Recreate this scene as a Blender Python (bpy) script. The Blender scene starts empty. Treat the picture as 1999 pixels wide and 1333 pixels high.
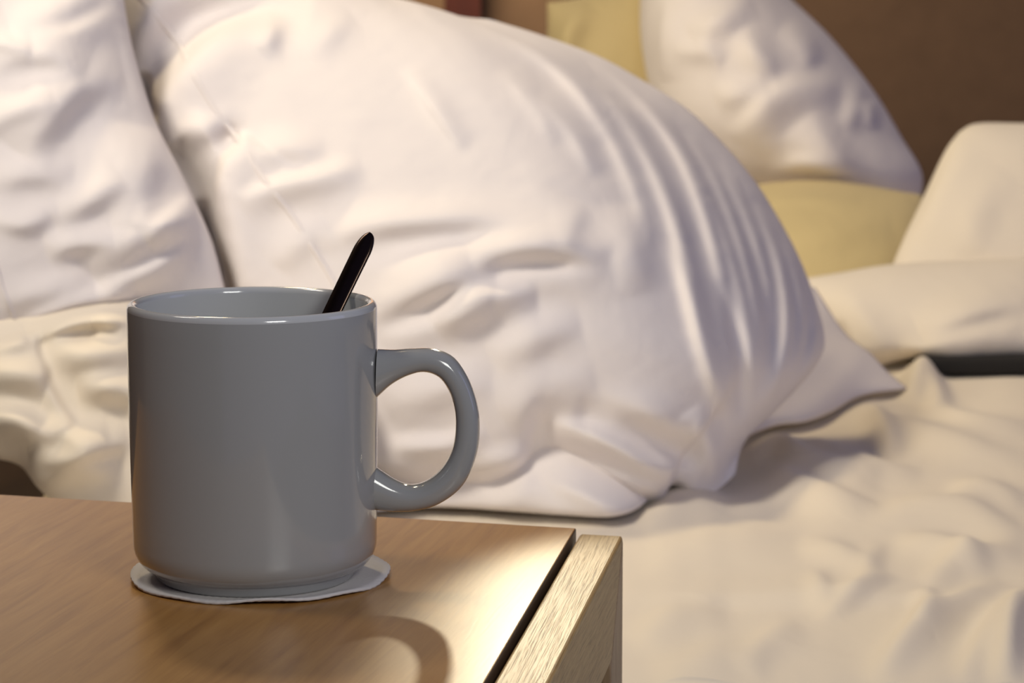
import bpy, bmesh, math, random
import numpy as np
from mathutils import Vector, Matrix

random.seed(7); rng = np.random.default_rng(7)
C = bpy.context.scene.collection
sc = bpy.context.scene

# ------------------------------------------------------------------ camera, world, lights, exposure
FPX, HOR, W, H = 5400.0, -110.0, 1999.0, 1333.0      # focal length and horizon row, in photograph pixels
TABLE = 0.55                                         # height of the nightstand top
CAMZ = TABLE + 0.206
PITCH = math.atan((H/2 - HOR)/FPX)
cp, sp = math.cos(PITCH), math.sin(PITCH)

cam = bpy.data.cameras.new('camera')
cam.sensor_width = 36.0; cam.lens = FPX/W*36.0; cam.clip_start = 0.02
cam.dof.use_dof = True; cam.dof.focus_distance = 0.865; cam.dof.aperture_fstop = 27.0
camo = bpy.data.objects.new('camera', cam); C.objects.link(camo)
camo.location = (0, 0, CAMZ); camo.rotation_euler = (math.pi/2 - PITCH, 0, 0)
sc.camera = camo

wd = bpy.data.worlds.new('world'); sc.world = wd; wd.use_nodes = True
wd.node_tree.nodes['Background'].inputs[0].default_value = (0.50, 0.48, 0.92, 1)
wd.node_tree.nodes['Background'].inputs[1].default_value = 0.15

def lamp(kind, name, loc, target, power, col, **kw):
    l = bpy.data.lights.new(name, kind); l.energy = power; l.color = col
    for k, v in kw.items(): setattr(l, k, v)
    o = bpy.data.objects.new(name, l); C.objects.link(o)
    o.location = loc
    o.rotation_euler = (Vector(target) - Vector(loc)).to_track_quat('-Z', 'Y').to_euler()
    return o

# warm shaded lamp over the head of the bed, turned to the pillows
lamp('AREA', 'headboard_lamp', (-0.50, 1.00, 1.30), (0.06, 1.58, 0.58), 2.2, (1.0, 0.90, 0.76), shape='DISK', size=0.20, spread=math.radians(100))
# unseen warm fill added high over the head end, for the bedding
lamp('AREA', 'high_warm_fill', (-0.40, 2.00, 1.85), (0.45, 1.70, 0.5), 8.6, (1.0, 0.80, 0.47), shape='DISK', size=0.18)
# unseen fill added to brighten the far pillows
lamp('AREA', 'far_pillow_fill', (-0.50, 1.75, 1.35), (0.35, 2.35, 0.62), 1.1, (1.0, 0.88, 0.70), shape='DISK', size=0.20, spread=math.radians(85))
# small unseen fill added to brighten the left of the far wall
lamp('AREA', 'wall_fill', (-0.12, 3.34, 1.08), (0.0, 3.5, 0.70), 5.0, (1.0, 0.80, 0.55), shape='DISK', size=0.12)
# unseen fill added in front and to the right, close to the mug
lamp('AREA', 'mug_fill', (0.27, 0.20, 0.96), (-0.08, 0.9, 0.60), 3.0, (0.97, 0.97, 0.92), shape='RECTANGLE', size=0.24, size_y=0.24)
# cool window light from the right
lamp('AREA', 'window_light', (2.6, 0.9, 1.3), (0.2, 1.6, 0.6), 3.6, (0.42, 0.46, 1.0), shape='RECTANGLE', size=0.9, size_y=1.3)
# reading lamp above the pillows that throws the glare on the nightstand corner
lamp('SPOT', 'reading_lamp', (0.020, 1.40, 0.806), (0.064, 0.73, 0.55), 5.6, (1.0, 0.86, 0.60), spot_size=math.radians(20.5), spot_blend=0.42, shadow_soft_size=0.008)

sc.view_settings.view_transform = 'Standard'; sc.view_settings.look = 'None'
sc.view_settings.gamma = 1.0; sc.view_settings.use_curve_mapping = False
sc.view_settings.exposure = 0.0

# ------------------------------------------------------------------ measuring helpers
def ray(px, py):
    px = np.asarray(px, float); py = np.asarray(py, float)
    x = (px - W/2)/FPX; y = (py - H/2)/FPX
    return np.stack([x, cp - y*sp, -sp - y*cp], -1)
CAMP = np.array([0, 0, CAMZ])
def at(px, py, d):
    r = ray(px, py); return CAMP + r*(np.asarray(d)/r[..., 1])[..., None]
def on(px, py, z):
    r = ray(px, py); return CAMP + r*((z - CAMZ)/r[..., 2])[..., None]
def onplane(px, py, p0, n):
    r = ray(px, py); n = np.asarray(n, float)
    t = np.dot(np.asarray(p0) - CAMP, n)/(r @ n)
    return CAMP + r*t[..., None]

# ------------------------------------------------------------------ materials
def mat(name):
    m = bpy.data.materials.new(name); m.use_nodes = True
    nt = m.node_tree; return m, nt, nt.nodes['Principled BSDF']
def nd(nt, kind, **kw):
    n = nt.nodes.new(kind)
    for k, v in kw.items():
        if k in n.inputs: n.inputs[k].default_value = v
        else: setattr(n, k, v)
    return n
def coords(nt, scale=(1,1,1), rot=(0,0,0)):
    t = nd(nt, 'ShaderNodeTexCoord'); r = nd(nt, 'ShaderNodeMapping'); m = nd(nt, 'ShaderNodeMapping')
    r.inputs['Rotation'].default_value = rot; m.inputs['Scale'].default_value = scale
    nt.links.new(t.outputs['Object'], r.inputs[0]); nt.links.new(r.outputs[0], m.inputs[0]); return m.outputs[0]
def ramp(nt, src, stops):
    r = nd(nt, 'ShaderNodeValToRGB'); e = r.color_ramp.elements
    e[0].position, e[0].color = stops[0][0], (*stops[0][1], 1)
    e[1].position, e[1].color = stops[-1][0], (*stops[-1][1], 1)
    for p, c in stops[1:-1]:
        x = e.new(p); x.color = (*c, 1)
    nt.links.new(src, r.inputs[0]); return r.outputs[0]
def bump(nt, b, src, strength, dist, prev=None):
    n = nd(nt, 'ShaderNodeBump', Strength=strength, Distance=dist)
    nt.links.new(src, n.inputs['Height'])
    if prev is not None: nt.links.new(prev, n.inputs['Normal'])
    nt.links.new(n.outputs[0], b.inputs['Normal']); return n.outputs[0]

def fabric(name, col, wr=0.0015):
    m, nt, b = mat(name)
    b.inputs['Base Color'].default_value = (*col, 1); b.inputs['Roughness'].default_value = 0.85
    b.inputs['Sheen Weight'].default_value = 0.08; b.inputs['Specular IOR Level'].default_value = 0.2
    c = coords(nt)
    n1 = nd(nt, 'ShaderNodeTexNoise', Scale=22.0, Detail=3.0, Distortion=0.8)
    nt.links.new(c, n1.inputs['Vector'])
    p = bump(nt, b, n1.outputs['Fac'], 0.2, wr*4)
    n2 = nd(nt, 'ShaderNodeTexNoise', Scale=900.0, Detail=1.0)
    nt.links.new(c, n2.inputs['Vector'])
    bump(nt, b, n2.outputs['Fac'], 0.15, 0.0004, p)
    return m
M_white = fabric('white_cotton', (0.84, 0.79, 0.77))
M_cream = fabric('cream_cotton', (0.82, 0.70, 0.47))
M_yellow = fabric('yellow_cotton', (0.63, 0.52, 0.28))
M_sheet = fabric('sheet_cotton', (0.80, 0.72, 0.595))
M_duvet = fabric('duvet_cotton', (0.77, 0.70, 0.60))
M_shade, nt, b = mat('shade_black')  # near-black colour that stands in for deep shade in gaps
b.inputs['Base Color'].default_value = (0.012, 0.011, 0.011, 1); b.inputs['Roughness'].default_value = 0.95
M_thread, nt, b = mat('hem_thread')
b.inputs['Base Color'].default_value = (0.55, 0.47, 0.42, 1); b.inputs['Roughness'].default_value = 0.9

M_glaze, nt, b = mat('grey_glaze')
b.inputs['Base Color'].default_value = (0.31, 0.316, 0.316, 1); b.inputs['Roughness'].default_value = 0.13
b.inputs['Coat Weight'].default_value = 0.4; b.inputs['Coat Roughness'].default_value = 0.03
n = nd(nt, 'ShaderNodeTexNoise', Scale=40.0, Detail=1.0); nt.links.new(coords(nt), n.inputs['Vector'])
bump(nt, b, n.outputs['Fac'], 0.04, 0.001)
M_glaze_lit = M_glaze.copy(); M_glaze_lit.name = 'lit_grey_glaze'  # same glaze made paler: light on rim and inside put into the colour
M_glaze_lit.node_tree.nodes['Principled BSDF'].inputs['Base Color'].default_value = (0.47, 0.48, 0.49, 1)
M_steel, nt, b = mat('brushed_steel')
b.inputs['Base Color'].default_value = (0.050, 0.034, 0.026, 1); b.inputs['Metallic'].default_value = 1.0; b.inputs['Roughness'].default_value = 0.16
n = nd(nt, 'ShaderNodeTexNoise', Scale=300.0, Detail=2.0); nt.links.new(coords(nt, (1, 1, 0.1)), n.inputs['Vector'])
bump(nt, b, n.outputs['Fac'], 0.05, 0.0004)
M_paper, nt, b = mat('coaster_paper')
b.inputs['Base Color'].default_value = (0.58, 0.55, 0.53, 1); b.inputs['Roughness'].default_value = 0.8
n = nd(nt, 'ShaderNodeTexNoise', Scale=700.0, Detail=2.0); nt.links.new(coords(nt), n.inputs['Vector'])
bump(nt, b, n.outputs['Fac'], 0.3, 0.0005)

def wood(name, dark, mid, light, ax, stretch, rough, rot=0.0, pore=0.0, bmp=0.1, sc_=9.0):
    m, nt, b = mat(name)
    s = [sc_, sc_, sc_]; s[ax] = sc_/stretch
    c = coords(nt, tuple(s), (0, 0, rot))
    n1 = nd(nt, 'ShaderNodeTexNoise', Scale=5.0, Detail=6.0, Roughness=0.65, Distortion=0.6)
    nt.links.new(c, n1.inputs['Vector'])
    col = ramp(nt, n1.outputs['Fac'], [(0.28, dark), (0.5, mid), (0.72, light)])
    n2 = nd(nt, 'ShaderNodeTexNoise', Scale=26.0, Detail=3.0, Roughness=0.6)
    nt.links.new(c, n2.inputs['Vector'])
    if pore:
        pr = ramp(nt, n2.outputs['Fac'], [(0.54, (1, 1, 1)), (0.64, (1-pore,)*3)])
        mx = nd(nt, 'ShaderNodeMix', data_type='RGBA', blend_type='MULTIPLY'); mx.inputs[0].default_value = 1.0
        nt.links.new(col, mx.inputs[6]); nt.links.new(pr, mx.inputs[7]); col = mx.outputs[2]
        hsrc = pr
    else: hsrc = n2.outputs['Fac']
    nt.links.new(col, b.inputs['Base Color']); b.inputs['Roughness'].default_value = rough
    bump(nt, b, hsrc, bmp, 0.0012)
    return m
M_lam = wood('beech_laminate', (0.29, 0.132, 0.030), (0.375, 0.185, 0.046), (0.44, 0.230, 0.064), 1, 16.0, 0.33, rot=math.radians(12.0), bmp=0.02, sc_=40.0)
M_lam.node_tree.nodes['Principled BSDF'].inputs['Specular IOR Level'].default_value = 0.52
M_oak = wood('limed_oak', (0.29, 0.175, 0.068), (0.385, 0.25, 0.10), (0.46, 0.32, 0.145), 1, 110.0, 0.44, rot=math.radians(7.8), pore=0.6, bmp=0.16, sc_=170.0)
M_oak.node_tree.nodes['Principled BSDF'].inputs['Specular IOR Level'].default_value = 0.32
M_oakv = wood('limed_oak_leg', (0.25, 0.155, 0.085), (0.33, 0.215, 0.12), (0.40, 0.275, 0.165), 2, 90.0, 0.45, pore=0.6, bmp=0.35, sc_=120.0)
M_walnut = wood('dark_walnut', (0.030, 0.016, 0.010), (0.045, 0.024, 0.014), (0.06, 0.034, 0.02), 1, 8.0, 0.5)
M_redwood = wood('dark_red_wood', (0.060, 0.010, 0.005), (0.075, 0.013, 0.006), (0.09, 0.017, 0.008), 2, 8.0, 0.5)
def plain(name, col, rough=0.9, sc_=30.0):
    m, nt, b = mat(name)
    n = nd(nt, 'ShaderNodeTexNoise', Scale=sc_, Detail=4.0); nt.links.new(coords(nt), n.inputs['Vector'])
    c = ramp(nt, n.outputs['Fac'], [(0.3, tuple(x*0.93 for x in col)), (0.7, tuple(x*1.07 for x in col))])
    nt.links.new(c, b.inputs['Base Color']); b.inputs['Roughness'].default_value = rough
    bump(nt, b, n.outputs['Fac'], 0.1, 0.002); return m
M_wall = plain('brown_wall', (0.185, 0.114, 0.066))
M_wall2 = plain('pale_wall', (0.45, 0.38, 0.30))
M_floor = plain('brown_carpet', (0.10, 0.07, 0.05), sc_=300)

# ------------------------------------------------------------------ object helpers
def link_mesh(name, verts, faces, m, parent=None, smooth=True):
    me = bpy.data.meshes.new(name)
    me.from_pydata([tuple(map(float, v)) for v in verts], [], [tuple(map(int, f)) for f in faces]) if not isinstance(faces, np.ndarray) else quadmesh(me, verts, faces)
    me.materials.append(m)
    if smooth: me.polygons.foreach_set('use_smooth', np.ones(len(me.polygons), bool))
    me.update()
    o = bpy.data.objects.new(name, me); C.objects.link(o)
    if parent: o.parent = parent; o.matrix_parent_inverse = Matrix.Identity(4)
    return o
def quadmesh(me, v, f):
    n = len(f)
    me.vertices.add(len(v)); me.vertices.foreach_set('co', np.asarray(v, np.float32).ravel())
    me.loops.add(4*n); me.loops.foreach_set('vertex_index', f.astype(np.int32).ravel())
    me.polygons.add(n); me.polygons.foreach_set('loop_start', np.arange(0, 4*n, 4, dtype=np.int32))
    me.update(calc_edges=True); me.validate()
def tag(o, label=None, cat=None, group=None, kind=None):
    if label: o['label'] = label
    if cat: o['category'] = cat
    if group: o['group'] = group
    if kind: o['kind'] = kind
    return o
def empty(name, loc):
    o = bpy.data.objects.new(name, None); C.objects.link(o); o.location = loc; return o
def bmobj(name, bm, m, parent=None, smooth=False):
    me = bpy.data.meshes.new(name); bm.to_mesh(me); bm.free(); me.materials.append(m)
    if smooth: me.polygons.foreach_set('use_smooth', np.ones(len(me.polygons), bool))
    o = bpy.data.objects.new(name, me); C.objects.link(o)
    if parent: o.parent = parent
    return o
def prism(bm, poly, z0, z1, bev=0.0):
    """a vertical prism on a ground polygon (counter-clockwise), edges rounded by bev"""
    b = [bm.verts.new((x, y, z0)) for x, y in poly]; t = [bm.verts.new((x, y, z1)) for x, y in poly]
    n = len(poly); fs = [bm.faces.new(b[::-1]), bm.faces.new(t)]
    for i in range(n): fs.append(bm.faces.new((b[i], b[(i+1) % n], t[(i+1) % n], t[i])))
    if bev:
        es = list({e for f in fs for e in f.edges})
        bmesh.ops.bevel(bm, geom=es, offset=bev, segments=3, affect='EDGES', profile=0.5)
def box(bm, lo, hi, bev=0.0):
    prism(bm, [(lo[0], lo[1]), (hi[0], lo[1]), (hi[0], hi[1]), (lo[0], hi[1])], lo[2], hi[2], bev)

# ------------------------------------------------------------------ the room
BED = TABLE - 0.10
def slab(name, lo, hi, m):
    bm = bmesh.new(); box(bm, lo, hi); return tag(bmobj(name, bm, m), kind='structure')
slab('floor', (-1.2, -1.6, -0.05), (3.2, 3.62, 0.0), M_floor)
slab('wall_back', (-1.2, 3.5, 0.0), (3.2, 3.6, 2.5), M_wall)
slab('wall_left', (-1.2, -1.6, 0.0), (-1.1, 3.5, 2.5), M_wall2)
a0 = at(868, 10, 3.47); a1 = at(938, 10, 3.47)
slab('trim_1', (a0[0], 3.46, 0.0), (a1[0], 3.5, 2.5), M_redwood)

# ------------------------------------------------------------------ nightstand
ns = empty('nightstand', (0.0, 0.0, 0.0))
tag(ns, 'wooden nightstand with laminate top and limed oak side frame, beside the bed', 'nightstand')
def g2(px, py, z=TABLE): return on(px, py, z)[:2]
pBR = g2(1125, 1030.5); pBL = g2(0, 965)
gl = g2(963, 1333) - g2(1136, 1035); gl /= np.linalg.norm(gl)          # direction towards the viewer
bl = (pBL - pBR); bl /= np.linalg.norm(bl)
DEP = 0.36; WID = 0.46
TL = pBR + bl*WID; FR = pBR + gl*DEP; FL = TL + gl*DEP
bm = bmesh.new(); prism(bm, [tuple(TL), tuple(FL), tuple(FR), tuple(pBR)], TABLE - 0.018, TABLE, 0.0006)
tp_ = bmobj('top_panel', bm, M_lam, ns); tp_.data.materials.append(M_walnut)      # sides darker than the top
for p_ in tp_.data.polygons: p_.material_index = 0 if abs(p_.normal.z) > 0.9 else 1
# oak side frames, mitred: rail, two legs and a floor rail
RH = 0.0365; TH = 0.0158
def yz_prism(bm, o, u, w, poly, bev):
    """poly in (along u, z), extruded along w"""
    a = [bm.verts.new((o[0]+u[0]*p, o[1]+u[1]*p, z)) for p, z in poly]
    c = [bm.verts.new((o[0]+u[0]*p+w[0], o[1]+u[1]*p+w[1], z)) for p, z in poly]
    n = len(poly); fs = [bm.faces.new(a), bm.faces.new(c[::-1])]
    for i in range(n): fs.append(bm.faces.new((a[(i+1) % n], a[i], c[i], c[(i+1) % n])))
    bmesh.ops.recalc_face_normals(bm, faces=fs)
    if bev: bmesh.ops.bevel(bm, geom=list({e for f in fs for e in f.edges}), offset=bev, segments=3, affect='EDGES', profile=0.5)
TOPZ = TABLE - 0.0012
def frame(org, wdir):
    w = wdir*TH
    for nm, poly, m in (('side_rail', [(0, TOPZ), (DEP, TOPZ), (DEP-RH, TOPZ-RH), (RH, TOPZ-RH)], M_oak),
                        ('floor_rail', [(0, 0), (DEP, 0), (DEP-RH, RH), (RH, RH)], M_oak),
                        ('leg', [(0.0002, 0), (0.0002, TOPZ-0.0004), (RH+0.0002, TOPZ-RH-0.0006), (RH, RH)], M_oakv),
                        ('leg', [(DEP, 0), (DEP, TOPZ-0.0004), (DEP-RH-0.0002, TOPZ-RH-0.0006), (DEP-RH, RH)], M_oakv)):
        bm = bmesh.new(); yz_prism(bm, org, gl, w, poly, 0.0011 if nm != 'leg' else 0.0008); bmobj(nm, bm, m, ns)
ro = g2(1132, 1034.5)
frame(ro, -bl)
lo_ = TL + bl*0.003
frame(lo_, bl)
# black panels added inside the open side frames as the shade of the interior
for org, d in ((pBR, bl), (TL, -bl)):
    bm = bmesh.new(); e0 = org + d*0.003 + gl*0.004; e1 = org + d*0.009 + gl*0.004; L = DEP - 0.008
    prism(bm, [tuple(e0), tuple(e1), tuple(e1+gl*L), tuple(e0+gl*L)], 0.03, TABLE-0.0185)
    bmesh.ops.recalc_face_normals(bm, faces=bm.faces); bmobj('shade_panel', bm, M_shade, ns)
# inner shelf and back panel (shaded inside the frame)
bm = bmesh.new(); q = [TL, FL, FR, pBR]; q = [tuple(p) for p in q]
prism(bm, q, 0.20, 0.216, 0.0006); bmobj('shelf', bm, M_lam, ns)
for k in (0.05, DEP-0.068):
    bm = bmesh.new(); s = pBR + gl*k; e = TL + gl*k
    prism(bm, [tuple(e), tuple(e+gl*0.018), tuple(s+gl*0.018), tuple(s)], TABLE-0.060, TABLE-0.018); bmobj('cross_rail', bm, M_walnut, ns)

# ------------------------------------------------------------------ coaster, mug, spoon
cc = on(507, 1123, TABLE)
N, R = 220, 14
vs, fs = [], []
Rc = 0.0427
for i in range(R+1):
    t = i/R
    for k in range(N):
        a = 2*math.pi*k/N
        sc_e = 1 + 0.006*math.sin(5*a+1) + 0.009*math.sin(9*a+0.4)*abs(math.sin(1.5*a)) + 0.0035*math.sin(72*a)
        r = Rc*t*(1 + (sc_e-1)*t**4)
        wav = (0.0007 + 0.0005*math.sin(4*a+0.5) + 0.0004*math.sin(9*a+2))*max(0, (t-0.86)/0.14)**1.5
        emb = 0.00010*math.sin(90*a)*(1 if 0.82 < t < 0.97 else 0)
        vs.append((r*math.cos(a), r*math.sin(a), 0.0010 + wav + emb))
nv = len(vs)
vs += [(x, y, z-0.0009) for x, y, z in vs]
for i in range(R):
    for k in range(N):
        k2 = (k+1) % N
        fs.append((i*N+k, (i+1)*N+k, (i+1)*N+k2, i*N+k2)); fs.append((nv+i*N+k, nv+i*N+k2, nv+(i+1)*N+k2, nv+(i+1)*N+k))
for k in range(N):
    k2 = (k+1) % N; fs.append((R*N+k, nv+R*N+k, nv+R*N+k2, R*N+k2))
co = link_mesh('paper_coaster', vs, np.array(fs), M_paper)
co.location = (cc[0], cc[1], TABLE); tag(co, 'round pale grey paper coaster with wavy edge under the mug', 'coaster')

Z0 = TABLE + 0.0011
mc = on(499.5, 1123, Z0)[:2]
mug = empty('coffee_mug', (mc[0], mc[1], Z0))
tag(mug, 'grey glazed ceramic mug standing on the paper coaster', 'mug')
dm = mc[1]
rim = at(500, 588, dm); MH = rim[2] - Z0
RT = 242.5/FPX*dm*1.012      # rim radius
RB = RT*0.985
print('mug height', MH, 'radius', RT, 'dist', dm)
prof = [(0.0, 0.0035), (0.026, 0.0032), (0.0295, 0.0002), (0.0312, 0.0), (0.0322, 0.0008), (0.0327, 0.0022), (0.0338, 0.0032)]
for k in range(1, 9):                                     # rounded heel
    a = math.pi/2*k/8; prof.append((RB-0.0072+0.0072*math.sin(a), 0.0034+0.0088*(1-math.cos(a))))
for k in range(1, 13):
    t = k/12; prof.append((RB+(RT-RB)*min(1, t*1.7), 0.0122+(MH-0.0122-0.0021)*t))
rl = 0.00165
for k in range(1, 12):
    a = math.pi*k/12; prof.append((RT-rl+rl*math.cos(a), MH-0.0021+0.0021*math.sin(a)))
NOUT = len(prof)-1
for k in range(0, 9):
    t = k/8; prof.append((RT-2*rl-0.0006*t, (MH-0.0021)*(1-t)+0.013*t))
prof += [(RT-0.0065, 0.0088), (RT-0.0115, 0.0066), (0.020, 0.006), (0.0, 0.006)]
def lathe(prof, n=160):
    v = [(r*math.cos(2*math.pi*k/n), r*math.sin(2*math.pi*k/n), z) for r, z in prof for k in range(n)]
    f = [(i*n+k, i*n+(k+1) % n, (i+1)*n+(k+1) % n, (i+1)*n+k) for i in range(len(prof)-1) for k in range(n)]
    return v, np.array(f)
v, f = lathe(prof); mb = link_mesh('body', v, f, M_glaze, mug)
mb.data.materials.append(M_glaze_lit)
mi = np.zeros(len(mb.data.polygons), np.int32); mi[(NOUT-11)*160:] = 1; mb.data.polygons.foreach_set('material_index', mi)
# handle: outline measured in the mug's own vertical plane
outer = [(738, 680), (770, 681), (805, 678.5), (845, 678.5), (884, 694), (914, 735), (932, 785), (937, 832), (931, 885), (905, 943), (860, 979), (815, 993), (775, 996), (728, 992)]
inner = [(736, 775), (766, 748), (797, 731), (828, 723.5), (857, 733), (877, 760), (888, 795), (890, 832), (884, 872), (865, 908), (832, 936), (802, 944), (775, 936), (728, 906)]
def spline(pts, n):
    p = np.asarray(pts, float); d = np.r_[0, np.cumsum(np.linalg.norm(np.diff(p, axis=0), axis=1)**0.5)]
    q = np.vstack([2*p[0]-p[1], p, 2*p[-1]-p[-2]]); dd = np.r_[d[0]-(d[1]-d[0]), d, d[-1]+(d[-1]-d[-2])]
    s = np.linspace(0, d[-1], n); out = np.empty((n, p.shape[1]))
    idx = np.clip(np.searchsorted(d, s, side='right')-1, 0, len(p)-2)
    for j, (i, x) in enumerate(zip(idx, s)):
        t0, t1, t2, t3 = dd[i:i+4]; p0, p1, p2, p3 = q[i:i+4]
        A1 = (t1-x)/(t1-t0)*p0+(x-t0)/(t1-t0)*p1; A2 = (t2-x)/(t2-t1)*p1+(x-t1)/(t2-t1)*p2; A3 = (t3-x)/(t3-t2)*p2+(x-t2)/(t3-t2)*p3
        B1 = (t2-x)/(t2-t0)*A1+(x-t0)/(t2-t0)*A2; B2 = (t3-x)/(t3-t1)*A2+(x-t1)/(t3-t1)*A3
        out[j] = (t2-x)/(t2-t1)*B1+(x-t1)/(t2-t1)*B2
    return out
n, m_ = 72, 20
po = spline(outer, n); pi_ = spline(inner, n)
wo = at(po[:, 0], po[:, 1], dm) - np.array([*mc, Z0]); wi = at(pi_[:, 0], pi_[:, 1], dm) - np.array([*mc, Z0])
vs = []
for i in range(n):
    o_, i_ = wo[i], wi[i]; c0 = (o_+i_)/2; h = (o_-i_)/2
    L = np.linalg.norm(h); fl = max(0, L/0.0037-1)
    wy = 0.0052*(1+0.12*fl)
    for k in range(m_):
        a = 2*math.pi*k/m_
        ca, sa = math.cos(a), math.sin(a)
        sq = lambda q: math.copysign(abs(q)**0.85, q)
        vs.append(c0 + h*sq(ca) + np.array([0, wy, 0])*sq(sa))
f = [(i*m_+k, i*m_+(k+1) % m_, (i+1)*m_+(k+1) % m_, (i+1)*m_+k) for i in range(n-1) for k in range(m_)]
# handle ends are pushed into the wall of the mug, never through it
vs = np.array(vs); lim = RT-0.0022
for i in (0, 1, 2, n-3, n-2, n-1):
    s = slice(i*m_, (i+1)*m_); vs[s, 0] = np.maximum(vs[s, 0], np.sqrt(np.maximum(lim**2-vs[s, 1]**2, 0)))
h_ = link_mesh('handle', vs, np.array(f), M_glaze, mug); h_.rotation_euler = (0, 0, math.radians(-2))

# spoon leaning on the back of the rim
sp0 = np.array([mc[0]-0.010, mc[1]-0.013, Z0+0.0105])
rb = at(668, 574, dm+0.0205)
ax = (rb - sp0)/np.linalg.norm(rb - sp0)
tl = None
tipd = [np.linalg.norm(sp0 + ax*s - CAMP) for s in (0,)]
# length so that the tip reaches row 454
ss = np.linspace(0.08, 0.16, 200); P = sp0 + ax*ss[:, None] - CAMP
yy = H/2 - FPX*(P[:, 2]*cp + P[:, 1]*sp)/(P[:, 1]*cp - P[:, 2]*sp)
SL = ss[np.argmin(abs(yy-455))]
vw = np.array([-0.38, -1, 0.05]); wd_ = np.cross(ax, vw); wd_ /= np.linalg.norm(wd_); nr = np.cross(wd_, ax)
if nr[1] > 0: nr = -nr
spoon = empty('teaspoon', tuple(sp0)); tag(spoon, 'dark steel teaspoon leaning out of the grey mug', 'spoon')
def loft(secs, m=18):
    v = []
    for c, hw, th, dish in secs:
        for k in range(m):
            a = 2*math.pi*k/m; ca, sa = math.cos(a), math.sin(a)
            x = hw*math.copysign(abs(ca)**0.7, ca)
            v.append(c + wd_*x + nr*(th*math.copysign(abs(sa)**0.6, sa) + dish*(ca*ca-1)))
    n = len(secs)
    f = [(i*m+k, i*m+(k+1) % m, (i+1)*m+(k+1) % m, (i+1)*m+k) for i in range(n-1) for k in range(m)]
    return v, f, m
def local(v): return np.asarray(v) - sp0
secs = []
for s in 0.034 + (SL-0.034)*np.sin(np.linspace(0, 1, 70)*math.pi/2):
    u = (s-0.034)/(SL-0.034)
    hw = 0.0028+0.0005*u**1.0
    e = (SL - s)
    if e < 0.0075: hw *= math.sqrt(max(0.0, 1-(1-e/0.0075)**2))*0.98+0.02
    secs.append((sp0 + ax*s + nr*(0.0012*math.sin(u*3.1)), hw, 0.0006+0.0001*u, -0.0003*u))
v, f, m = loft(secs); nn = len(secs)
f = [tuple(q) for q in f] + [tuple(range(m))[::-1], tuple((nn-1)*m+k for k in range(m))]
link_mesh('handle', local(v), f, M_steel, spoon)
secs = []
for s in np.linspace(0.0, 0.036, 26):
    u = s/0.036
    hw = 0.0095*math.sqrt(max(0.0004, 1-((u-0.42)/0.46)**2)) if u < 0.86 else 0
    hw = max(hw, 0.0018 if u > 0.5 else 0.0006)
    secs.append((sp0 + ax*s, hw, 0.0006, 0.0030*math.sin(min(1, u/0.9)*math.pi)))
v, f, m = loft(secs); nn = len(secs)
f = [tuple(q) for q in f] + [tuple(range(m))[::-1], tuple((nn-1)*m+k for k in range(m))]
link_mesh('bowl', local(v), f, M_steel, spoon)

# ------------------------------------------------------------------ cloth: pillows and bedding with modelled folds
def fold(X, Y, strokes, soften=3):
    """height in metres of all folds at picture-scale cloth coordinates X, Y.
    stroke: (points, height mm, width on the left of travel, width on the right[, end taper])"""
    Z = np.zeros_like(X)
    for st in strokes:
        pts, hmm, wl, wr = st[:4]; tp = st[4] if len(st) > 4 else 0.9
        p = spline(pts, max(10, 6*len(pts))) if len(pts) > 2 else np.linspace(pts[0], pts[1], 12)
        lo = p.min(0)-3*max(wl, wr); hi = p.max(0)+3*max(wl, wr)
        msk = (X > lo[0]) & (X < hi[0]) & (Y > lo[1]) & (Y < hi[1])
        x = X[msk]; y = Y[msk]
        if not x.size: continue
        best = np.full(x.shape, 1e18); side = np.zeros_like(x); par = np.zeros_like(x)
        n = len(p)-1
        for i in range(n):
            d = p[i+1]-p[i]; L2 = d @ d + 1e-9
            t = np.clip(((x-p[i, 0])*d[0]+(y-p[i, 1])*d[1])/L2, 0, 1)
            rx = x-p[i, 0]-t*d[0]; ry = y-p[i, 1]-t*d[1]; q = rx*rx+ry*ry
            b = q < best
            best = np.where(b, q, best); side = np.where(b, d[0]*ry-d[1]*rx, side); par = np.where(b, (i+t)/n, par)
        w = np.where(side > 0, wr, wl)
        amp = np.sin(np.pi*np.clip(par, 0.0, 1.0))**tp if tp else 1.0
        Z[msk] += hmm*0.00128*amp*np.exp(-best/(w*w))
    for _ in range(soften):                                   # cloth has no knife edges
        Z[1:-1] = 0.25*Z[:-2] + 0.5*Z[1:-1] + 0.25*Z[2:]
        Z[:, 1:-1] = 0.25*Z[:, :-2] + 0.5*Z[:, 1:-1] + 0.25*Z[:, 2:]
    return Z
def smooth_noise(X, Y, scale, seed):
    r = np.random.default_rng(seed); Z = np.zeros_like(X)
    for _ in range(9):
        a = r.uniform(0, 2*np.pi); k = 2*np.pi/scale*r.uniform(0.6, 1.6); ph = r.uniform(0, 6.3)
        Z += np.sin((X*np.cos(a)+Y*np.sin(a))*k + ph + 0.6*np.sin((X*np.sin(a)-Y*np.cos(a))*k*0.7+ph*2))
    return Z/9
def coons(left, right, top, bottom, nu, nv):
    L, R_, T, B = spline(left, nv), spline(right, nv), spline(top, nu), spline(bottom, nu)
    u = np.linspace(0, 1, nu)[None, :, None]; v = np.linspace(0, 1, nv)[:, None, None]
    S = (1-v)*T[None]+v*B[None]+(1-u)*L[:, None]+u*R_[:, None]
    S -= (1-u)*(1-v)*T[0]+u*(1-v)*T[-1]+(1-u)*v*B[0]+u*v*B[-1]
    return S
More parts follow.
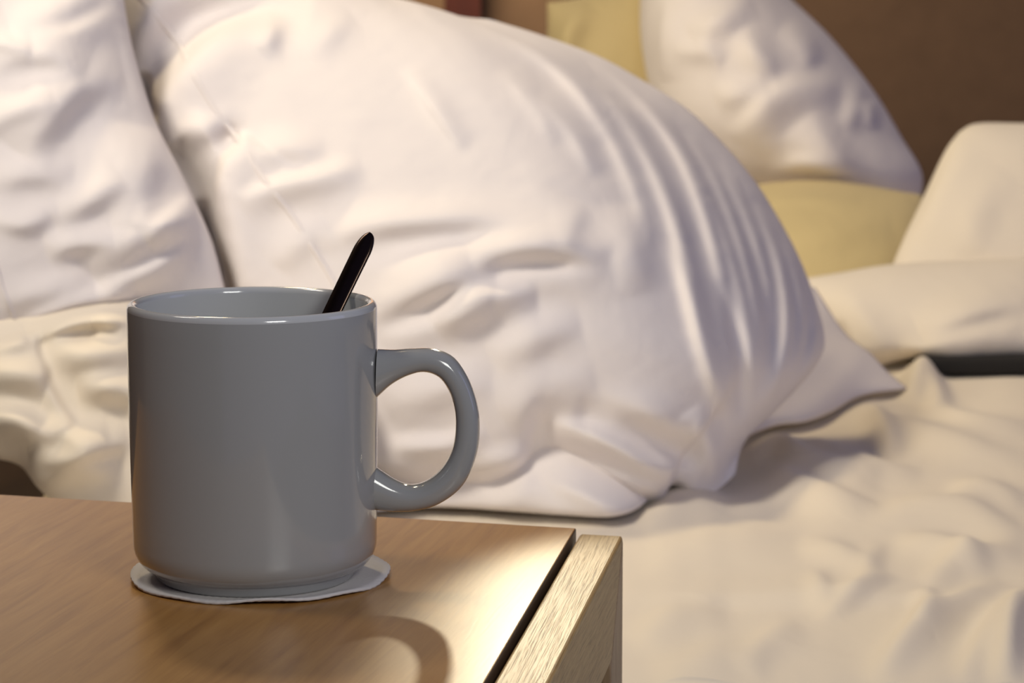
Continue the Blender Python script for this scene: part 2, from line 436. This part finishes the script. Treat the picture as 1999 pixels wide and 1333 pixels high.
def pillow(name, left, right, top, bottom, p0, n, T, strokes, m, nu=260, nv=190, back=0.7, pw=0.5, noise=1.2, seed=1, bias=(0, 0), fine=0.25, hems=(), right_turn=None, gain=1.0, bend=None, foot=None):
    """left/right run top to bottom, top/bottom run left to right; (outline on the pillow's own leaning plane)
    T: half thickness; the body is a closed two-sided cushion"""
    S = coons(left, right, top, bottom, nu, nv)
    X, Y = S[..., 0], S[..., 1]
    base = onplane(X, Y, p0, n)
    if foot:                             # the whole lower edge rests on the bed, the body leans back from it
        db = on(X[-1], Y[-1], BED + foot[1])[:, 1]
        base = at(X, Y, db[None, :]*(1 + (Y[-1][None, :]-Y)/FPX*math.tan(math.radians(foot[0]))))
    D = CAMP - base.reshape(-1, 3).mean(0); D /= np.linalg.norm(D)
    u = np.linspace(0, 1, nu)[None, :]; v = np.linspace(0, 1, nv)[:, None]
    uu = u**(2.0**bias[0]); vv = v**(2.0**bias[1])
    prof = ((4*uu*(1-uu)).clip(0)**pw)*((4*vv*(1-vv)).clip(0)**pw)
    if right_turn:                       # the face turns away from u0 on towards the right seam
        u0, pl_, pr_ = right_turn
        pu = np.where(u < u0, (1-(1-u/u0).clip(0, 1)**2).clip(0)**pl_, (1-((u-u0)/(1-u0)).clip(0, 1)**2).clip(0)**pr_)
        prof = pu*((4*vv*(1-vv)).clip(0)**pw)
    edge_ = np.minimum(1, np.minimum(np.minimum(u, 1-u)*nu, np.minimum(v, 1-v)*nv)/5.0)
    Z = T*prof + edge_*gain*fold(X, Y, strokes) + edge_*noise*0.001*smooth_noise(X, Y, 190, seed) + edge_*fine*0.001*smooth_noise(X, Y, 55, seed+9)
    Zb = -back*T*prof - edge_*0.002*smooth_noise(X, Y, 200, seed+5)
    Z = np.maximum(Z, Zb + 0.002*edge_)
    if bend:                             # the right end curls back towards the bed
        bo = bend[1]*((u-bend[0])/(1-bend[0])).clip(0, 1)**1.6*(4*v*(1-v))**0.8; Z = Z-bo; Zb = Zb-bo
    Fv = base + D*Z[..., None]; Bv = base + D*Zb[..., None]
    idx = np.arange(nu*nv).reshape(nv, nu)
    q = np.stack([idx[:-1, :-1], idx[1:, :-1], idx[1:, 1:], idx[:-1, 1:]], -1).reshape(-1, 4)
    # the back shares the rim with the front
    bid = idx + nu*nv
    bid[0, :] = idx[0, :]; bid[-1, :] = idx[-1, :]; bid[:, 0] = idx[:, 0]; bid[:, -1] = idx[:, -1]
    qb = np.stack([bid[:-1, :-1], bid[:-1, 1:], bid[1:, 1:], bid[1:, :-1]], -1).reshape(-1, 4)
    V = np.vstack([Fv.reshape(-1, 3), Bv.reshape(-1, 3)])
    org = base.reshape(-1, 3).mean(0)
    o = link_mesh(name, V-org, np.vstack([q, qb]), m); o.location = org
    # drop the unused rim duplicates of the back
    bm = bmesh.new(); bm.from_mesh(o.data)
    bmesh.ops.delete(bm, geom=[x for x in bm.verts if not x.link_faces], context='VERTS')
    bm.to_mesh(o.data); bm.free()
    # stitched hems: fine cords lying on the front
    for hp, hr in hems:
        c = spline(hp, 70); pts = []
        for x, y in c:
            dd = ((X-x)**2+(Y-y)**2).ravel(); j = np.argpartition(dd, 10)[:10]; w = np.exp(-dd[j]/30.0)
            pts.append((Fv.reshape(-1, 3)[j]*w[:, None]).sum(0)/w.sum() + onplane(x, y, p0, n) - (base.reshape(-1, 3)[j]*w[:, None]).sum(0)/w.sum())
        pts = np.array(pts); k = np.ones(5)/5
        for a in range(3): pts[2:-2, a] = np.convolve(pts[:, a], k, 'valid')
        pts = pts + D*0.0005
        vs, fs = [], []
        for i in range(len(pts)):
            t = pts[min(i+1, len(pts)-1)]-pts[max(i-1, 0)]; t /= np.linalg.norm(t)
            s_ = np.cross(t, D); s_ /= np.linalg.norm(s_); nn_ = np.cross(s_, t)
            for k_ in range(8):
                a = 2*math.pi*k_/8; vs.append(pts[i]-org+s_*math.cos(a)*hr*1.3+nn_*math.sin(a)*hr*0.8)
        fs = [(i*8+k_, i*8+(k_+1) % 8, (i+1)*8+(k_+1) % 8, (i+1)*8+k_) for i in range(len(pts)-1) for k_ in range(8)]
        link_mesh('hem', vs, np.array(fs), m, o)
    return o

def lean(az, tilt):
    """plane normal turned az degrees to the right of the viewer, leaning back by tilt degrees"""
    a, t = math.radians(az), math.radians(tilt)
    return np.array([math.sin(a)*math.cos(t), -math.cos(a)*math.cos(t), math.sin(t)])

def creases(x0, x1, y0, y1, n, seed, ang=0.3, spread=0.5):
    """soft creases over the stretches of cloth that lie beyond the photograph"""
    r = random.Random(seed); out = []
    for _ in range(n):
        x, y, a, L = r.uniform(x0, x1), r.uniform(y0, y1), ang + r.uniform(-spread, spread), r.uniform(50, 120)
        c, d = math.cos(a)*L, -math.sin(a)*L; k = r.uniform(-0.25, 0.25)
        out.append(([(x-c, y-d), (x-d*k, y+c*k), (x+c, y+d)], r.uniform(3, 6), r.uniform(22, 44), r.uniform(18, 34)))
    return out
# --- leftmost pillow
P1 = pillow('pillow',
    left=[(-330, -200), (-350, 60), (-340, 350), (-300, 690)],
    right=[(215, -200), (236, -40), (252, 60), (266, 120), (303, 235), (350, 330), (384, 400), (415, 475), (445, 590)],
    top=[(-330, -200), (-60, -240), (215, -200)],
    bottom=[(-300, 690), (-120, 680), (20, 652), (70, 638), (150, 612), (240, 602), (340, 600), (445, 590)],
    p0=at(100, 600, 1.44), n=lean(18, 32), T=0.052, m=M_white, pw=0.42, seed=3, bias=(-0.3, 0.0), gain=1.5,
    strokes=[([(20, 60), (80, 38), (150, 5), (195, -40)], 6, 40, 42), ([(60, 82), (140, 70), (235, 20)], 4, 18, 40),
             ([(-30, 128), (40, 112), (100, 112), (165, 138)], 5, 45, 24), ([(-40, 85), (20, 90), (60, 105)], 3, 16, 16),
             ([(40, 300), (85, 235), (145, 170), (240, 148)], 8, 70, 38), ([(-40, 250), (30, 215), (100, 190)], 3, 25, 22),
             ([(262, 440), (268, 340), (287, 250)], 7, 80, 45), ([(272, 455), (325, 420), (378, 385)], 4, 14, 45),
             ([(170, 528), (235, 468), (310, 436), (385, 436)], 8, 45, 55), ([(185, 566), (285, 522), (375, 474)], 4, 14, 40),
             ([(90, 490), (150, 468), (215, 458)], 4, 30, 20), ([(100, 425), (170, 385), (230, 340)], 4, 34, 26),
             ([(-20, 350), (60, 335), (140, 345)], 3, 30, 24), ([(-20, 420), (50, 430), (110, 400)], 3, 26, 20),
             ([(40, 640), (140, 592), (260, 572)], 6, 26, 26), ([(0, 590), (100, 560), (180, 540)], 3, 30, 22)]
        + creases(-300, -90, -150, 640, 16, 5) + creases(-60, 190, -190, -110, 5, 6),
    hems=[([(-10, 500), (5, 555), (22, 600), (34, 640)], 0.0009)])
tag(P1, 'leftmost large white pillow with creased cotton case, behind the mug', 'pillow', 'pillows on the near side of the bed')

# --- cushion below the leftmost pillow
P0 = pillow('pillow',
    left=[(-330, 560), (-360, 700), (-350, 860)],
    right=[(640, 600), (690, 760), (700, 1050)],
    top=[(-330, 560), (0, 570), (300, 570), (640, 600)],
    bottom=[(-350, 860), (-120, 885), (0, 897), (40, 910), (74, 952), (130, 1000), (220, 1045), (450, 1055), (700, 1050)],
    p0=at(150, 900, 1.40), n=lean(8, 36), T=0.045, m=M_sheet, pw=0.4, seed=11, gain=1.9,
    strokes=[([(62, 650), (74, 697), (103, 772), (140, 830)][::-1], 3, 30, 10, 0.3),
             ([(60, 668), (130, 640), (200, 628), (280, 625)], 7, 30, 14), ([(180, 640), (215, 640), (290, 660)], 5, 20, 26),
             ([(90, 672), (150, 690), (200, 690), (280, 690)], 8, 26, 40), ([(150, 760), (200, 756), (290, 765)], 6, 24, 30),
             ([(-40, 735), (30, 728), (95, 748)], 7, 30, 42), ([(-30, 690), (40, 672), (60, 660)], 4, 16, 20),
             ([(-50, 825), (20, 815), (70, 835), (110, 870)], 8, 26, 40), ([(60, 900), (150, 885), (250, 850)], 7, 30, 20),
             ([(90, 820), (150, 850), (210, 840)], 5, 26, 26), ([(70, 935), (140, 915), (230, 905)], 4, 22, 24)]
        + creases(340, 660, 680, 1000, 9, 8) + creases(-300, -120, 620, 860, 7, 9))
tag(P0, 'off-white pillow with a wide hem lying under the leftmost pillow', 'pillow', 'pillows on the near side of the bed')

# --- under pillow whose corner and flap show below the big pillow
P2b = pillow('pillow',
    left=[(640, 760), (660, 880), (720, 1000)],
    right=[(1590, 560), (1655, 655), (1700, 690), (1735, 727), (1772, 758)],
    top=[(640, 760), (900, 640), (1250, 560), (1590, 560)],
    bottom=[(720, 1000), (850, 990), (1000, 998), (1110, 1006), (1200, 1008), (1243, 994), (1310, 935), (1420, 872), (1505, 834), (1572, 824), (1620, 806), (1675, 775), (1772, 758)],
    p0=on(1250, 995, BED+0.006), n=lean(0, 89.3), foot=(55, 0.005), T=0.030, m=M_white, pw=0.45, seed=21, back=0.3,
    strokes=[([(960, 1000), (1010, 960), (1045, 925)], 4, 20, 40), ([(1060, 930), (1150, 965), (1240, 1000)], 3, 14, 20),
             ([(1560, 810), (1640, 740), (1690, 690)], 4, 30, 30)])
tag(P2b, 'white pillow mostly hidden beneath the large creased one, its corner showing', 'pillow', 'pillows on the near side of the bed')

# --- the large pillow in the middle
P2 = pillow('pillow',
    left=[(215, -170), (225, 60), (262, 260), (330, 430), (420, 640), (560, 900)],
    right=[(960, 38), (1050, 60), (1170, 99), (1250, 138), (1360, 205), (1440, 280), (1500, 350), (1545, 420), (1590, 505), (1625, 600), (1640, 680), (1626, 716), (1577, 770), (1527, 810), (1496, 833), (1455, 880), (1436, 925)],
    top=[(215, -170), (400, -150), (620, -60), (740, -8), (790, 2), (835, 14), (890, 31), (960, 38)],
    bottom=[(560, 900), (640, 935), (742, 945), (830, 955), (905, 960), (968, 966), (1012, 952), (1045, 914), (1100, 920), (1167, 943), (1237, 979), (1282, 980), (1307, 948), (1352, 969), (1394, 961), (1436, 925)],
    p0=at(1000, 952, 1.500), n=lean(13, 36), T=0.115, m=M_white, nu=340, nv=250, pw=0.45, seed=33, right_turn=(0.60, 0.55, 0.75), gain=1.15, back=0.25, bend=(0.55, 0.08), bias=(0.12, 0.0), noise=1.0,
    strokes=[
        # long folds round the right shoulder
        ([(925, 58), (1019, 97), (1078, 139), (1130, 200), (1175, 280)], 5, 34, 22),
        ([(1000, 86), (1095, 150), (1175, 260), (1228, 380), (1255, 490)], 5, 26, 18),
        ([(1085, 110), (1168, 180), (1240, 285), (1297, 420), (1332, 560), (1372, 700), (1412, 830)], 6, 20, 18),
        ([(1158, 116), (1240, 186), (1310, 280), (1358, 395), (1390, 520), (1412, 640)], 7, 17, 16),
        ([(1255, 188), (1322, 272), (1380, 390), (1420, 520), (1446, 650), (1456, 800)], 5, 14, 16),
        ([(1340, 252), (1398, 360), (1440, 480), (1466, 600), (1472, 740)], 6, 15, 17),
        ([(1420, 325), (1466, 435), (1494, 540), (1502, 640)], 5, 14, 17),
        ([(1488, 400), (1526, 500), (1538, 610), (1522, 700), (1478, 810)], 8, 15, 20),
        ([(1545, 470), (1574, 560), (1568, 650), (1530, 750)], 6, 13, 16),
        ([(1598, 570), (1608, 650), (1575, 745)], 4, 14, 14),
        ([(1290, 470), (1318, 560), (1350, 680), (1395, 800)], 4, 14, 14),
        ([(1385, 540), (1425, 680), (1440, 820)], -5, 14, 14),
        ([(1050, 200), (1110, 270), (1150, 350)], 4, 30, 18), ([(980, 150), (1040, 220), (1080, 290)], 3, 30, 20),
        # bottom sweep
        ([(1060, 812), (1110, 818), (1190, 852), (1255, 888), (1370, 920)], 10, 18, 46), ([(1110, 780), (1200, 800), (1290, 850), (1360, 890)], -6, 30, 26), ([(900, 900), (1000, 880), (1080, 878)], 5, 30, 30),
        ([(1325, 780), (1370, 855), (1394, 945)][::-1], 8, 34, 26),
        ([(1130, 800), (1230, 790), (1320, 830)], 6, 40, 40), ([(1050, 905), (1130, 895), (1240, 935), (1290, 950)], 6, 14, 30),
        # middle
        ([(800, 150), (840, 205), (880, 262), (910, 300)], 3.5, 26, 12),
        ([(1086, 480), (1098, 440), (1118, 395)], 3.5, 60, 24), ([(1240, 560), (1210, 480), (1200, 400)], 6, 50, 36),
        ([(640, 470), (740, 440), (850, 428), (1060, 425)], 8, 34, 24), ([(700, 528), (800, 508), (910, 486), (1070, 455)], 5, 18, 40),
        ([(920, 500), (1010, 478), (1090, 480), (1170, 508)], 11, 40, 26), ([(940, 545), (1040, 535), (1180, 530)], 4, 16, 34),
        ([(720, 610), (830, 556), (900, 536), (965, 545)], 12, 46, 28), ([(750, 655), (840, 625), (960, 580)], 5, 18, 36),
        ([(850, 620), (920, 572), (1040, 562)], 11, 16, 44), ([(960, 690), (1040, 640), (1120, 620)], 5, 30, 36),
        ([(760, 780), (860, 740), (960, 730)], 5, 40, 40), ([(740, 872), (800, 858), (880, 850), (950, 820)], 6, 20, 34),
        ([(980, 800), (1060, 740), (1150, 720)], 4, 40, 44), ([(640, 820), (760, 900), (860, 905)], 4, 26, 26),
        ([(382, 400), (405, 470), (432, 540), (450, 600)], -26, 26, 12, 0.4), ([(284, 150), (292, 200), (306, 245)], -26, 14, 14, 0.4),
        # the open hem at the left
        ([(300, 190), (335, 110), (400, 50), (520, 28), (620, 50)], -17, 42, 42), ([(285, 130), (295, 60), (330, -20), (420, -60)], 7, 40, 40),
        ([(312, 285), (345, 205), (398, 135), (465, 84), (560, 60)], 9, 24, 80),
        ([(345, 290), (385, 360), (412, 440), (430, 560)], -17, 44, 40, 0.5), ([(372, 280), (420, 262), (470, 272)], 6, 30, 24), ([(440, 290), (470, 276), (500, 284)], -7, 24, 26),
        ([(500, 268), (456, 335), (440, 400), (438, 470), (446, 580)], 12, 80, 10, 0.35),
        ([(490, 402), (559, 368), (640, 350), (720, 325)], 7, 16, 34), ([(520, 300), (580, 295), (650, 305)], 4, 26, 24),
        ([(533, 120), (548, 85), (562, 40)], 5, 24, 20), ([(620, 130), (660, 80), (700, 50)], 3, 30, 26),
        ([(560, 520), (600, 470), (660, 440)], 4, 26, 30),
    ] + creases(260, 560, -140, -60, 5, 12),
    hems=[([(286, -2), (323, 46), (361, 92), (403, 160), (445, 227), (491, 286), (546, 365), (588, 420), (655, 525), (700, 610)], 0.0011)])
tag(P2, 'large white pillow in the middle, deeply creased down its right side', 'pillow', 'pillows on the near side of the bed')

# --- pillows on the far side
P3 = pillow('pillow',
    left=[(1068, 5), (1068, 60), (1066, 160), (1070, 330)],
    right=[(1420, -60), (1440, 80), (1450, 200), (1440, 350)],
    top=[(1068, 5), (1130, -4), (1260, -40), (1420, -60)],
    bottom=[(1070, 330), (1200, 350), (1440, 350)],
    p0=at(1150, 200, 2.60), n=lean(10, 15), T=0.05, m=M_yellow, nu=120, nv=120, seed=41, gain=2.2,
    strokes=[([(1095, 140), (1110, 60), (1150, 10)], 5, 20, 30)])
tag(P3, 'cream yellow pillow standing behind the large creased one', 'pillow', 'pillows on the far side of the bed')
P3b = pillow('pillow',
    left=[(1380, 370), (1390, 450), (1400, 560)],
    right=[(1800, 380), (1815, 450), (1800, 560)],
    top=[(1380, 370), (1600, 352), (1800, 380)],
    bottom=[(1400, 560), (1600, 575), (1800, 560)],
    p0=at(1650, 560, 2.26), n=lean(4, 60), T=0.05, m=M_yellow, nu=140, nv=90, seed=44,
    strokes=[([(1490, 400), (1560, 388), (1680, 392)], 6, 14, 14), ([(1500, 470), (1600, 455), (1740, 440)], 6, 30, 34)])
tag(P3b, 'cream yellow pillow lying flat under the far white pillow', 'pillow', 'pillows on the far side of the bed')
P4 = pillow('pillow',
    left=[(1262, -120), (1250, -10), (1254, 100), (1290, 230), (1400, 360)],
    right=[(1440, -110), (1490, -50), (1546, 0), (1620, 71), (1708, 181), (1760, 268), (1800, 340), (1796, 395)],
    top=[(1262, -120), (1350, -135), (1440, -110)],
    bottom=[(1400, 360), (1500, 358), (1570, 366), (1662, 380), (1740, 395), (1796, 395)],
    p0=at(1500, 350, 2.47), n=lean(6, 30), T=0.12, m=M_white, nu=200, nv=160, pw=0.42, seed=51, noise=1.2, right_turn=(0.45, 0.5, 0.8), gain=1.25,
    strokes=[([(1300, 160), (1296, 80), (1310, 0)], 7, 12, 40), ([(1350, 70), (1400, 45), (1470, 5)], 7, 22, 34),
             ([(1520, 150), (1478, 105), (1450, 60)], 8, 30, 26), ([(1590, 130), (1570, 90), (1530, 50)], 7, 26, 24),
             ([(1440, 275), (1475, 225), (1520, 178), (1600, 170), (1640, 178)], 8, 22, 44), ([(1400, 195), (1440, 180), (1500, 165)], 5, 22, 26),
             ([(1676, 375), (1625, 300), (1570, 222)], 8, 60, 30), ([(1700, 250), (1695, 215), (1690, 195)], 6, 16, 16),
             ([(1320, 105), (1370, 100), (1420, 120)], 5, 20, 22), ([(1500, 345), (1560, 318), (1650, 330)], 6, 22, 22),
             ([(1640, 250), (1665, 210), (1670, 150)], 5, 20, 20)])
tag(P4, 'white pillow leaning on the far side below the brown wall', 'pillow', 'pillows on the far side of the bed')
# --- duvet folded back at the right
P5 = pillow('folded_duvet',
    left=[(1872, 258), (1848, 290), (1800, 390), (1762, 470), (1735, 540), (1728, 590)],
    right=[(2380, 230), (2420, 400), (2400, 600)],
    top=[(1872, 258), (1892, 245), (1915, 240), (2000, 240), (2180, 236), (2380, 230)],
    bottom=[(1728, 590), (1900, 600), (2150, 600), (2400, 600)],
    p0=at(1900, 560, 2.10), n=lean(-6, 38), T=0.045, m=M_duvet, nu=170, nv=110, pw=0.4, seed=61,
    strokes=[([(1790, 470), (1830, 380), (1890, 270)], 5, 18, 40), ([(1900, 500), (1905, 420), (1960, 330)], 5, 44, 44)] + creases(2090, 2380, 260, 560, 9, 14))
tag(P5, 'cream duvet folded up on end at the right, against the wall', 'duvet')
P6 = pillow('rolled_duvet',
    left=[(1560, 545), (1600, 600), (1660, 690), (1712, 716)],
    right=[(2380, 490), (2420, 600), (2390, 700)],
    top=[(1560, 545), (1640, 532), (1729, 517), (1914, 506), (2100, 500), (2380, 490)],
    bottom=[(1712, 716), (1760, 703), (1800, 699), (1835, 707), (1868, 713), (1930, 707), (2010, 702), (2200, 702), (2390, 700)],
    p0=at(1850, 710, 1.985), n=lean(0, 50), T=0.045, m=M_duvet, nu=220, nv=90, pw=0.42, seed=71,
    strokes=[([(1800, 652), (1860, 622), (1930, 598), (2030, 580)], 9, 44, 26), ([(1760, 690), (1850, 668), (2000, 640)], 6, 18, 34),
             ([(1640, 560), (1690, 620), (1740, 690)], 4, 30, 30)] + creases(2110, 2380, 540, 680, 7, 15, 0.1, 0.3))
tag(P6, 'thick white duvet edge lying over the bed at the right', 'duvet')

# ------------------------------------------------------------------ bed
bed = empty('bed', (0.4, 2.0, 0.0))
tag(bed, 'bed with wrinkled cream sheet and dark wooden frame behind the nightstand', 'bed')
off = Vector((-0.4, -2.0, 0.0))
fy = 1.10
X0, X1, Y1 = -0.262, 1.55, 3.25
nx, ny = 640, 520
xs = np.linspace(X0, X1, nx); xs = X0 + (X1-X0)*np.linspace(0, 1, nx)**1.25
ys = fy + (Y1-fy)*np.linspace(0, 1, ny)**1.7
RC = 0.022
# front: drop, rounded edge, top
drop = np.linspace(0.10, BED-RC, 60); arc = np.linspace(0, math.pi/2, 9)[1:-1]
prof_y = np.r_[np.full(60, fy), fy+RC-RC*np.cos(arc), ys+RC]
prof_z = np.r_[drop, BED-RC+RC*np.sin(arc), np.full(ny, BED)]
GX, GY = np.meshgrid(xs, prof_y); GZ = np.meshgrid(xs, prof_z)[1]
def topix(Px, Py, Pz):
    d = Py*cp - (Pz-CAMZ)*sp; return W/2 + FPX*Px/d, H/2 - FPX*((Pz-CAMZ)*cp + Py*sp)/d
PX, PY = topix(GX, GY, GZ)
bedst = [
    ([(1450, 900), (1520, 870), (1560, 905), (1640, 930), (1720, 940)], 7, 16, 34), ([(1530, 870), (1600, 880), (1700, 915), (1800, 925)], 5, 14, 24),
    ([(1480, 910), (1560, 960), (1650, 990), (1720, 1000)], 6, 16, 30), ([(1680, 790), (1720, 850), (1760, 880)], 6, 22, 20),
    ([(1620, 820), (1760, 840), (1900, 880), (2010, 900)], 5, 22, 26), ([(1800, 790), (1900, 830), (2020, 840)], 5, 18, 24),
    ([(1780, 790), (1795, 740), (1830, 725)], 10, 22, 24), ([(1810, 725), (1830, 770), (1845, 800)], 6, 16, 20),
    ([(1690, 1020), (1800, 1000), (1900, 1010), (2010, 1060)], 6, 24, 30), ([(1560, 1060), (1650, 1090), (1700, 1120)], 3, 20, 22),
    ([(1250, 1100), (1400, 1070), (1560, 1060)], 3, 40, 40), ([(1250, 1030), (1330, 985), (1420, 975)], 5, 30, 30),
    ([(1610, 1200), (1606, 1165), (1596, 1110)], 3, 24, 9), ([(1690, 1160), (1705, 1110), (1720, 1060)], 3, 22, 9), ([(1600, 1215), (1680, 1172), (1745, 1132)], 4, 24, 9),
    ([(1700, 1330), (1800, 1240), (1960, 1140)], 7, 24, 30), ([(1790, 1250), (1810, 1190), (1800, 1160)], 5, 18, 16),
    ([(1960, 1340), (1975, 1250), (2010, 1150)], 11, 30, 22), ([(1880, 1340), (1920, 1260), (1960, 1180)], 5, 20, 20),
    ([(1450, 1320), (1500, 1260), (1560, 1220)], 3, 26, 30), ([(1850, 960), (1920, 960), (2010, 985)], 5, 20, 26),
    ([(1750, 1060), (1850, 1075), (1930, 1120)], 5, 20, 24), ([(1800, 1150), (1880, 1100), (2000, 1080)], 5, 22, 24),
    ([(940, 985), (1060, 1000), (1200, 1010)], 3, 12, 20), ([(1180, 1172), (1400, 1170), (1700, 1172), (1930, 1168)], 3, 40, 14),
    ([(1240, 1260), (1300, 1220), (1420, 1200)], 3, 30, 30), ([(1290, 1340), (1380, 1300), (1500, 1290)], 3, 40, 40),
]
bedst += creases(2130, 4200, 620, 1300, 26, 21, 0.3, 0.7) + creases(2130, 5200, 600, 1000, 12, 22, 0.3, 0.7) + creases(450, 1100, 1120, 1350, 5, 23)
Zf = 1.25*fold(PX, PY, bedst, 2) + 0.0016*smooth_noise(PX, PY, 330, 81) + 0.0005*smooth_noise(PX, PY, 110, 82)
fadeb = np.ones(len(prof_z)); fadeb[:60] = np.linspace(0.2, 1, 60)
Zf *= fadeb[:, None]
isdrop = np.arange(len(prof_z)) < 64
GZ2 = GZ + np.where(isdrop[:, None], 0, Zf); GY2 = GY - np.where(isdrop[:, None], Zf, 0)
V = np.stack([GX, GY2, GZ2], -1).reshape(-1, 3)
idx = np.arange(V.shape[0]).reshape(len(prof_z), nx)
q = np.stack([idx[:-1, :-1], idx[:-1, 1:], idx[1:, 1:], idx[1:, :-1]], -1).reshape(-1, 4)
# underside so that the sheet has a body
V2 = V.copy(); V2[:, 2] -= 0.0015; V2 = V2 + np.array([0, 0.0015, 0])
sheet = link_mesh('fitted_sheet', np.vstack([V, V2]) + np.array(off), np.vstack([q, q[:, ::-1]+len(V)]), M_sheet, bed)
bm = bmesh.new(); box(bm, (X0+0.012, fy+0.012, 0.24), (X1-0.01, Y1, BED-0.016), 0.02)
bmesh.ops.translate(bm, verts=bm.verts, vec=off); bmobj('mattress', bm, M_white, bed)
bm = bmesh.new(); box(bm, (X0+0.01, fy+0.02, 0.10), (X1-0.02, Y1, 0.238), 0.004)
bmesh.ops.translate(bm, verts=bm.verts, vec=off); bmobj('bed_base', bm, M_walnut, bed)
bm = bmesh.new(); box(bm, (X0-0.34, fy+0.03, 0.10), (X0-0.002, Y1, BED-0.006), 0.004)
bmesh.ops.translate(bm, verts=bm.verts, vec=off); bmobj('head_ledge', bm, M_walnut, bed)
bm = bmesh.new(); box(bm, (X0-0.38, fy-0.02, 0.0), (X0-0.345, Y1, 0.98), 0.004)
bmesh.ops.translate(bm, verts=bm.verts, vec=off); bmobj('headboard', bm, M_walnut, bed)
for x, y in ((X0+0.04, fy+0.06), (X1-0.1, fy+0.06), (X0+0.04, Y1-0.1), (X1-0.1, Y1-0.1)):
    bm = bmesh.new(); box(bm, (x, y, 0), (x+0.05, y+0.05, 0.10), 0.003)
    bmesh.ops.translate(bm, verts=bm.verts, vec=off); bmobj('leg', bm, M_walnut, bed)

# added black strip standing in for the deep shade under the duvet edge
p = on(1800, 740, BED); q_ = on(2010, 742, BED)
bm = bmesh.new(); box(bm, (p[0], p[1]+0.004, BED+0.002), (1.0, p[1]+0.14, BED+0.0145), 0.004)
strip_ = bmobj('gap_shade_strip', bm, M_shade, smooth=True); tag(strip_, 'black strip added as the shade in the gap under the white duvet', 'shade strip')
